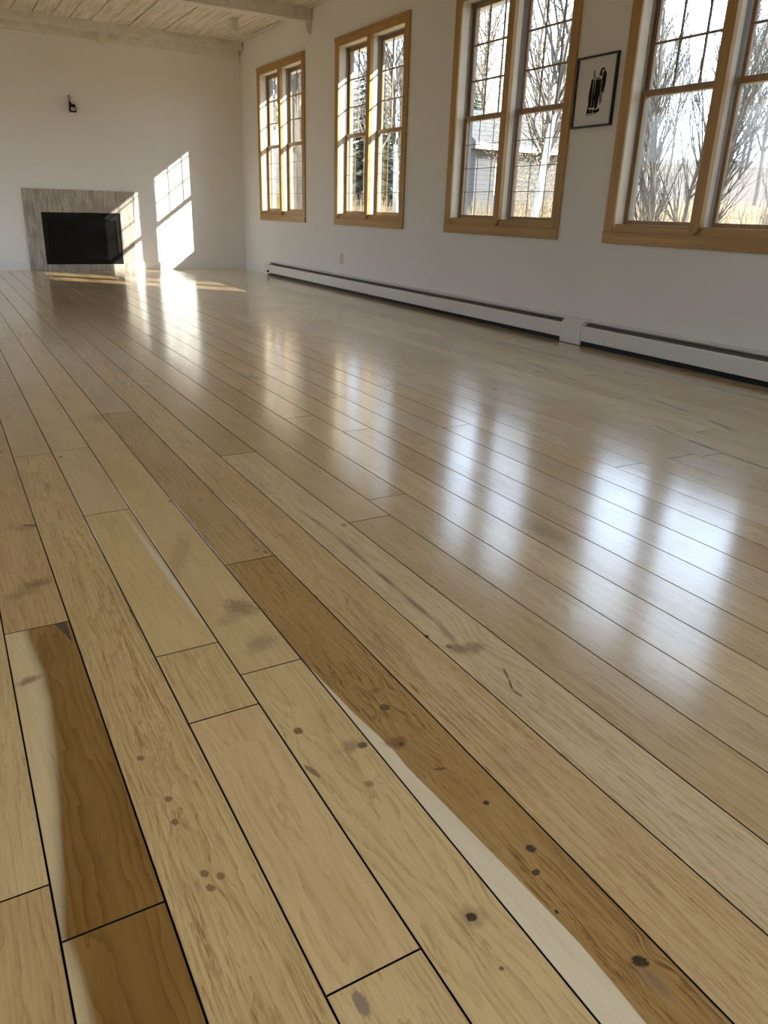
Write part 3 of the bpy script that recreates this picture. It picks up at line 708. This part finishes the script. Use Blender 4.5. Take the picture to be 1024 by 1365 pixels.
# ================================================================== outside
random.seed(5)
def hill(x, y):
    d = math.hypot(x-4.5, y-6.0)
    z = -0.75
    def ss(a, b): t = max(0, min(1, (d-a)/(b-a))); return t*t*(3-2*t)
    z += 1.9*ss(9, 26)+1.6*ss(26, 50)+5.5*ss(40, 110)
    z += .25*mnoise.noise(Vector((x*.11, y*.11, 0)))*ss(6, 14)
    return z
def ground_mat():
    g = NG('winter_grass_ground'); p = objco(g); f = g.noise(p, .6, 5, .6); f2 = g.noise(p, 7, 4, .6)
    c = g.mix(g.rng(f, .35, .65), (0.23, 0.17, 0.10), (0.37, 0.285, 0.175)); c = g.mix(g.rng(f2, .4, .7, 0, .6), c, (0.22, 0.17, 0.10)); zz = g.sep(p)[2]
    c = g.mix(g.rng(g.math('ADD', zz, g.math('MULTIPLY', f, .8)), 1.6, 2.6), c, g.mix(g.rng(f2, .35, .65), (0.13, 0.105, 0.085), (0.24, 0.20, 0.165)))
    return g.finish(c, .95, g.bump(f2, .8, .05), spec=.1)
mb = MB(); N = 70
X = [-60+230*(i/N)**1.0 for i in range(N+1)]; Y = [-70+260*j/N for j in range(N+1)]
for yv in Y:
    for xv in X: mb.v.append((xv, yv, hill(xv, yv)))
for j in range(N):
    for i in range(N): mb.f.append([j*(N+1)+i, j*(N+1)+i+1, (j+1)*(N+1)+i+1, (j+1)*(N+1)+i]); mb.mi.append(0)
tag(mb.build('ground', ground_mat(), smooth=True), kind='structure')

def bark(name, c0, c1, sc_=9):
    g = NG(name); x, y, z = g.sep(objco(g)); f = g.noise(g.vec(g.math('MULTIPLY', x, sc_), g.math('MULTIPLY', y, sc_), g.math('MULTIPLY', z, sc_*.25)), 1.0, 4, .6)
    return g.finish(g.mix(g.rng(f, .35, .65), c0, c1), .9, None, spec=.15)
M['bark'] = bark('grey_bark', (0.065, 0.056, 0.046), (0.135, 0.118, 0.098))
M['bark_pale'] = bark('pale_bark', (0.15, 0.135, 0.115), (0.27, 0.245, 0.21))
M['birch'] = bark('white_birch_bark', (0.36, 0.34, 0.30), (0.58, 0.56, 0.52), 5)
M['tanleaf'] = bark('dry_tan_leaves', (0.33, 0.235, 0.135), (0.50, 0.375, 0.225), 3)
M['needle'] = bark('dark_needles', (0.035, 0.05, 0.032), (0.085, 0.10, 0.065), 3)
M['straw'] = bark('straw_grass', (0.25, 0.18, 0.095), (0.39, 0.295, 0.17), 3)

def limb(mb, rnd, p, d, length, r, segs, sides, wander, lift):
    pts, rad, dirs = [Vector(p)], [r], [Vector(d).normalized()]
    d = Vector(d).normalized(); p = Vector(p)
    for i in range(segs):
        d = (d + Vector((rnd.uniform(-1, 1), rnd.uniform(-1, 1), rnd.uniform(-.6, 1)))*wander + Vector((0, 0, lift))).normalized()
        p = p + d*(length/segs); pts.append(p.copy()); rad.append(max(r*(1-.82*(i+1)/segs), .0035)); dirs.append(d.copy())
    mb.tube(pts, rad, sides, cap=False); return pts, rad, dirs
def sprout(mb, rnd, pts, rad, dirs, count, lo, hi, length, level, spread, wander, lift, kids):
    for _ in range(count):
        t = rnd.uniform(lo, hi)*(len(pts)-1); i = min(int(t), len(pts)-2); f = t-i
        p = pts[i].lerp(pts[i+1], f); d = dirs[i]
        side = Vector((rnd.uniform(-1, 1), rnd.uniform(-1, 1), rnd.uniform(-.3, .5))); side -= d*side.dot(d)
        if side.length < .05: continue
        nd = (d + side.normalized()*spread*rnd.uniform(.6, 1.3)).normalized()
        L = length*rnd.uniform(.6, 1.2)*(1.15-.55*rnd.uniform(lo, hi))
        P2, R2, D2 = limb(mb, rnd, p, nd, L, max(rad[i]*.52, .006), 4 if level > 1 else 3, 4 if level > 1 else 3, wander, lift)
        if level > 1: sprout(mb, rnd, P2, R2, D2, kids, .15, .98, L*.52, level-1, spread*.9, wander, lift, max(kids-1, 3))
def bare_tree_meshes(seed, height, r, branches, kids, level=2, mats=None, spread=.8, lean=(0, 0), first=.28, blen=.42, lift=.10):
    rnd = random.Random(seed); t = MB(); br = MB()
    P, Rr, D = limb(t, rnd, (0, 0, -.3), (lean[0], lean[1], 1), height, r, 9, 8, .05, .03)
    sprout(br, rnd, P, Rr, D, branches, first, .97, height*blen, level, spread, .14, lift, kids)
    return t.mesh('trunk', mats[0], fix=False, smooth=True), br.mesh('branches', mats[1], fix=False, smooth=True)
def plant(name, label, cat, x, y, meshes, rot=0, s=1, group=None, sink=0):
    t = thing(name, label, cat, (x, y, hill(x, y)-sink), group); t.rotation_euler.z = rot; t.scale = (s, s, s)
    for nm, me in meshes:
        o = link(bpy.data.objects.new(nm, me)); o.parent = t
    return t
def multi_stem(seed, stems, height, r, splay, branches, kids, mats, level=2, bias=(0, 0)):
    rnd = random.Random(seed); out = []; br = MB()
    for k in range(stems):
        a = 2*math.pi*k/stems+rnd.uniform(-.4, .4); t = MB()
        dx, dy = math.cos(a)*splay*rnd.uniform(.5, 1.2)+bias[0], math.sin(a)*splay*rnd.uniform(.5, 1.2)+bias[1]
        P, Rr, D = limb(t, rnd, (math.cos(a)*r*1.3, math.sin(a)*r*1.3, -.3), (dx, dy, 1), height*rnd.uniform(.75, 1.1), r*rnd.uniform(.6, 1.1), 9, 7, .07, .05)
        out.append(('stem', t.mesh('stem', mats[0], fix=False, smooth=True)))
        sprout(br, rnd, P, Rr, D, branches, .24, .98, height*.36, level, .55, .12, .12, kids)
    out.append(('branches', br.mesh('branches', mats[1], fix=False, smooth=True)))
    return out
def leaves(seed, count, h0, h1, rfun, size):
    rnd = random.Random(seed); mb = MB()
    for _ in range(count):
        t = rnd.random(); z = h0+(h1-h0)*t; rr = rfun(t)*math.sqrt(rnd.random()); a = rnd.uniform(0, 6.283)
        c = Vector((rr*math.cos(a), rr*math.sin(a), z)); u = Vector((rnd.gauss(0, 1), rnd.gauss(0, 1), rnd.gauss(0, 1))).normalized()
        v = u.cross(Vector((rnd.gauss(0, 1), rnd.gauss(0, 1), rnd.gauss(0, 1)))).normalized(); s = size*rnd.uniform(.6, 1.3)
        mb.poly([c-u*s, c+v*s*.45, c+u*s, c-v*s*.45], [(0, 1, 2, 3)])
    return mb.mesh('foliage', M['tanleaf'], fix=False)
def conifer(seed, h, r0):
    rnd = random.Random(seed); t = MB(); f = MB()
    t.tube([(0, 0, -.3), (0, 0, h*.5), (0, 0, h)], [.22, .13, .02], 7)
    n = 260
    for k in range(n):
        q = k/n; z = h*(.08+.9*q); L = r0*(1-q)**.85*rnd.uniform(.75, 1.1)+.15; a = k*2.399
        d = Vector((math.cos(a), math.sin(a), -.25)); e = Vector((-math.sin(a), math.cos(a), 0))
        p0 = Vector((0, 0, z)); steps = 5
        for s in range(steps):
            b0 = p0+d*L*(s/steps); w_ = .30*L*(1-s/steps)+.05
            tip = b0+d*L*.38
            f.poly([b0, b0+e*w_+d*.12*L-Vector((0, 0, .08*L)), tip, b0-e*w_+d*.12*L-Vector((0, 0, .08*L))], [(0, 1, 2, 3)])
    return [('trunk', t.mesh('trunk', M['bark'], fix=False, smooth=True)), ('foliage', f.mesh('foliage', M['needle'], fix=False))]

# the big many-stemmed tree outside the nearest window
plant('multi_stemmed_tree', 'grey bare many-stemmed tree filling the left half of the nearest window', 'tree', 12.6, 11.0,
      multi_stem(11, 6, 5.6, .075, .36, 26, 10, (M['bark'], M['bark']), bias=(.0, .0)))
for k, (x, y, sd, lab) in enumerate([(11.4, 8.3, 21, 'bare shrub of long leaning stems in the right half of the nearest window'),
                                     (15.0, 9.9, 23, 'bare leaning shrub behind the long-stemmed one, right half of the nearest window')]):
    plant('leaning_shrub', lab, 'shrub', x, y, multi_stem(sd, 15, 4.6, .014, .30, 12, 6, (M['bark_pale'], M['bark_pale']), 2, (.34, -.26)))
# birches and the tan-leaved tree in the third window
bt, bb = bare_tree_meshes(31, 9.5, .12, 30, 5, 2, (M['birch'], M['bark']), .8, (.10, -.04))
plant('birch_tree', 'white-barked leaning birch in the right half of the third window from the corner', 'tree', 13.4, 16.2, [('trunk', bt), ('branches', bb)])
bt, bb = bare_tree_meshes(32, 9.0, .11, 26, 5, 2, (M['birch'], M['bark']), .8, (-.03, .02))
plant('birch_tree', 'slimmer white-barked birch outside the second window from the corner', 'tree', 14.6, 24.9, [('trunk', bt), ('branches', bb)])
bt, bb = bare_tree_meshes(33, 7.4, .10, 26, 5, 2, (M['bark'], M['bark']), .8)
plant('beech_tree', 'tan-leaved small beech behind the leaning birch in the third window', 'tree', 17.6, 20.8, [('trunk', bt), ('branches', bb), ('foliage', leaves(3, 15000, .3, 7.6, lambda t: 2.3*math.sin(math.pi*(.12+.8*t)), .034))])
bt, bb = bare_tree_meshes(34, 11.5, .14, 30, 5, 2, (M['bark'], M['bark']), .8)
plant('beech_tree', 'tall tan-leaved tree seen through the upper left of the third window', 'tree', 30.0, 41.6, [('trunk', bt), ('branches', bb), ('foliage', leaves(4, 12000, .8, 11.4, lambda t: 3.0*(1-t)**.7+.2, .06))])
plant('conifer', 'dark evergreen seen through the right half of the second window', 'tree', 18.2, 33.5, conifer(41, 6.6, 2.2))
plant('conifer', 'dark evergreen seen through the left half of the third window', 'tree', 24.6, 35.4, conifer(43, 6.2, 2.4))

# grey neighbouring cottage
ct = thing('cottage', 'grey shingled cottage with pale roof edge beyond the third window', 'house', (19.9, 26.4, hill(19.9, 26.4)))
g = NG('grey_shingles'); x_, y_, z_ = g.sep(objco(g)); rw_ = g.math('FRACT', g.math('MULTIPLY', z_, 6.0)); ff = g.noise(objco(g), 6, 4)
M['shingle'] = g.finish(g.mix(g.rng(rw_, 0, .25), (0.05, 0.05, 0.05), g.mix(ff, (0.085, 0.085, 0.085), (0.15, 0.15, 0.15))), .9)
def cpart(mb, name, mat, par=None):
    o = mb.build(name, mat); o.parent = par or ct; return o
mb = MB(); mb.box(-2.0, 2.0, -1.5, 1.5, -.6, 2.1); cpart(mb, 'wall', M['shingle'])
mb = MB(); mb.prism([(-1.8, 2.05), (1.8, 2.05), (1.8, 2.2), (0, 3.5), (-1.8, 2.2)], 'x', -2.2, 2.2); cpart(mb, 'roof', M['shingle'])
mb = MB(); mb.box(-2.25, 2.25, -1.9, -1.78, 2.02, 2.22); cpart(mb, 'fascia', M['trimwhite'])
mb = MB(); mb.box(-1.1, -.3, -1.53, -1.48, .5, 1.6); wq = cpart(mb, 'window', M['trimwhite']); mb = MB(); mb.box(-1.04, -.36, -1.545, -1.52, .56, 1.54); mb.build('pane', M['blackglass'], wq).parent = wq

# woods on the far slope
forest = []
for k in range(5):
    bt, bb = bare_tree_meshes(60+k, 10+k*.7, .17, 42, 7, 2, (M['bark_pale'] if k % 2 else M['bark'], M['bark_pale']), .75, (0, 0), .22, .36)
    forest.append([('trunk', bt), ('branches', bb)])
rnd = random.Random(99)
spots = []; tries = 0; NAMED = [(18.2, 33.5), (24.6, 35.4), (14.6, 24.9), (30.0, 41.6), (19.9, 26.4)]
while len(spots) < 46 and tries < 20000:
    tries += 1; az = rnd.uniform(R(18), R(62)); d = rnd.uniform(40, 90)
    x, y = math.sin(az)*d, math.cos(az)*d
    if x < 12 or any(math.hypot(x-p, y-q) < 4.6 for p, q in spots+NAMED): continue
    spots.append((x, y))
for az, d in ((21.6, 27), (23.6, 24), (22.6, 34), (25.2, 30), (28.4, 31), (31.6, 32), (25.6, 43), (32.2, 40), (20.2, 38)):   # a closer thicket beyond the two far windows
    spots.append((math.sin(R(az))*d, math.cos(R(az))*d))
for k, (x, y) in enumerate(spots):
    plant('forest_tree', 'bare grey tree in the wood on the slope beyond the windows', 'tree', x, y, forest[k % 5], rnd.uniform(0, 6.28), rnd.uniform(.7, 1.05), 'bare trees of the wood beyond the windows')

# dry grass on the bank
mb = MB(); rnd = random.Random(17)
for k in range(9000):
    az = rnd.uniform(R(20), R(62)); d = rnd.uniform(13, 34); x, y = math.sin(az)*d, math.cos(az)*d
    if x < 6.5: continue
    z = hill(x, y); h = rnd.uniform(.25, .75); w_ = .012; a = rnd.uniform(0, 3.14); dx, dy = math.cos(a)*w_, math.sin(a)*w_
    lx, ly = rnd.uniform(-.25, .25)*h, rnd.uniform(-.25, .25)*h
    mb.poly([(x-dx, y-dy, z-.05), (x+dx, y+dy, z-.05), (x+lx+dx*.2, y+ly+dy*.2, z+h), (x+lx-dx*.2, y+ly-dy*.2, z+h)], [(0, 1, 2, 3)])
tag(mb.build('dry_grass', M['straw'], fix=False), 'tall straw-coloured dry grass covering the bank outside the windows', 'grass', kind='stuff')

# the eave of the house over the windows
mb = MB(); mb.prism([(XR+WT, 2.86), (5.20, 2.86), (5.20, 3.02), (XR+WT, 3.30)], 'y', 1.0, YF+.6)
tag(mb.build('trim_3', simple('eave_paint', (0.55, 0.53, 0.48), .8, .04, 4)), kind='structure')
# added wing-shaped block, unseen, placed to keep sun off the two nearer windows
mb = MB(); mb.box(6.2, 11.0, -9.0, 1.0, -1.2, 6.6); mb.prism([(-9.3, 6.6), (1.3, 6.6), (1.0, 7.5), (-9.0, 7.5)], 'x', 6.0, 11.1)
tag(mb.build('added_shade_wing', simple('shade_wing_paint', (0.62, 0.60, 0.55), .8, .05, 3)), kind='structure')
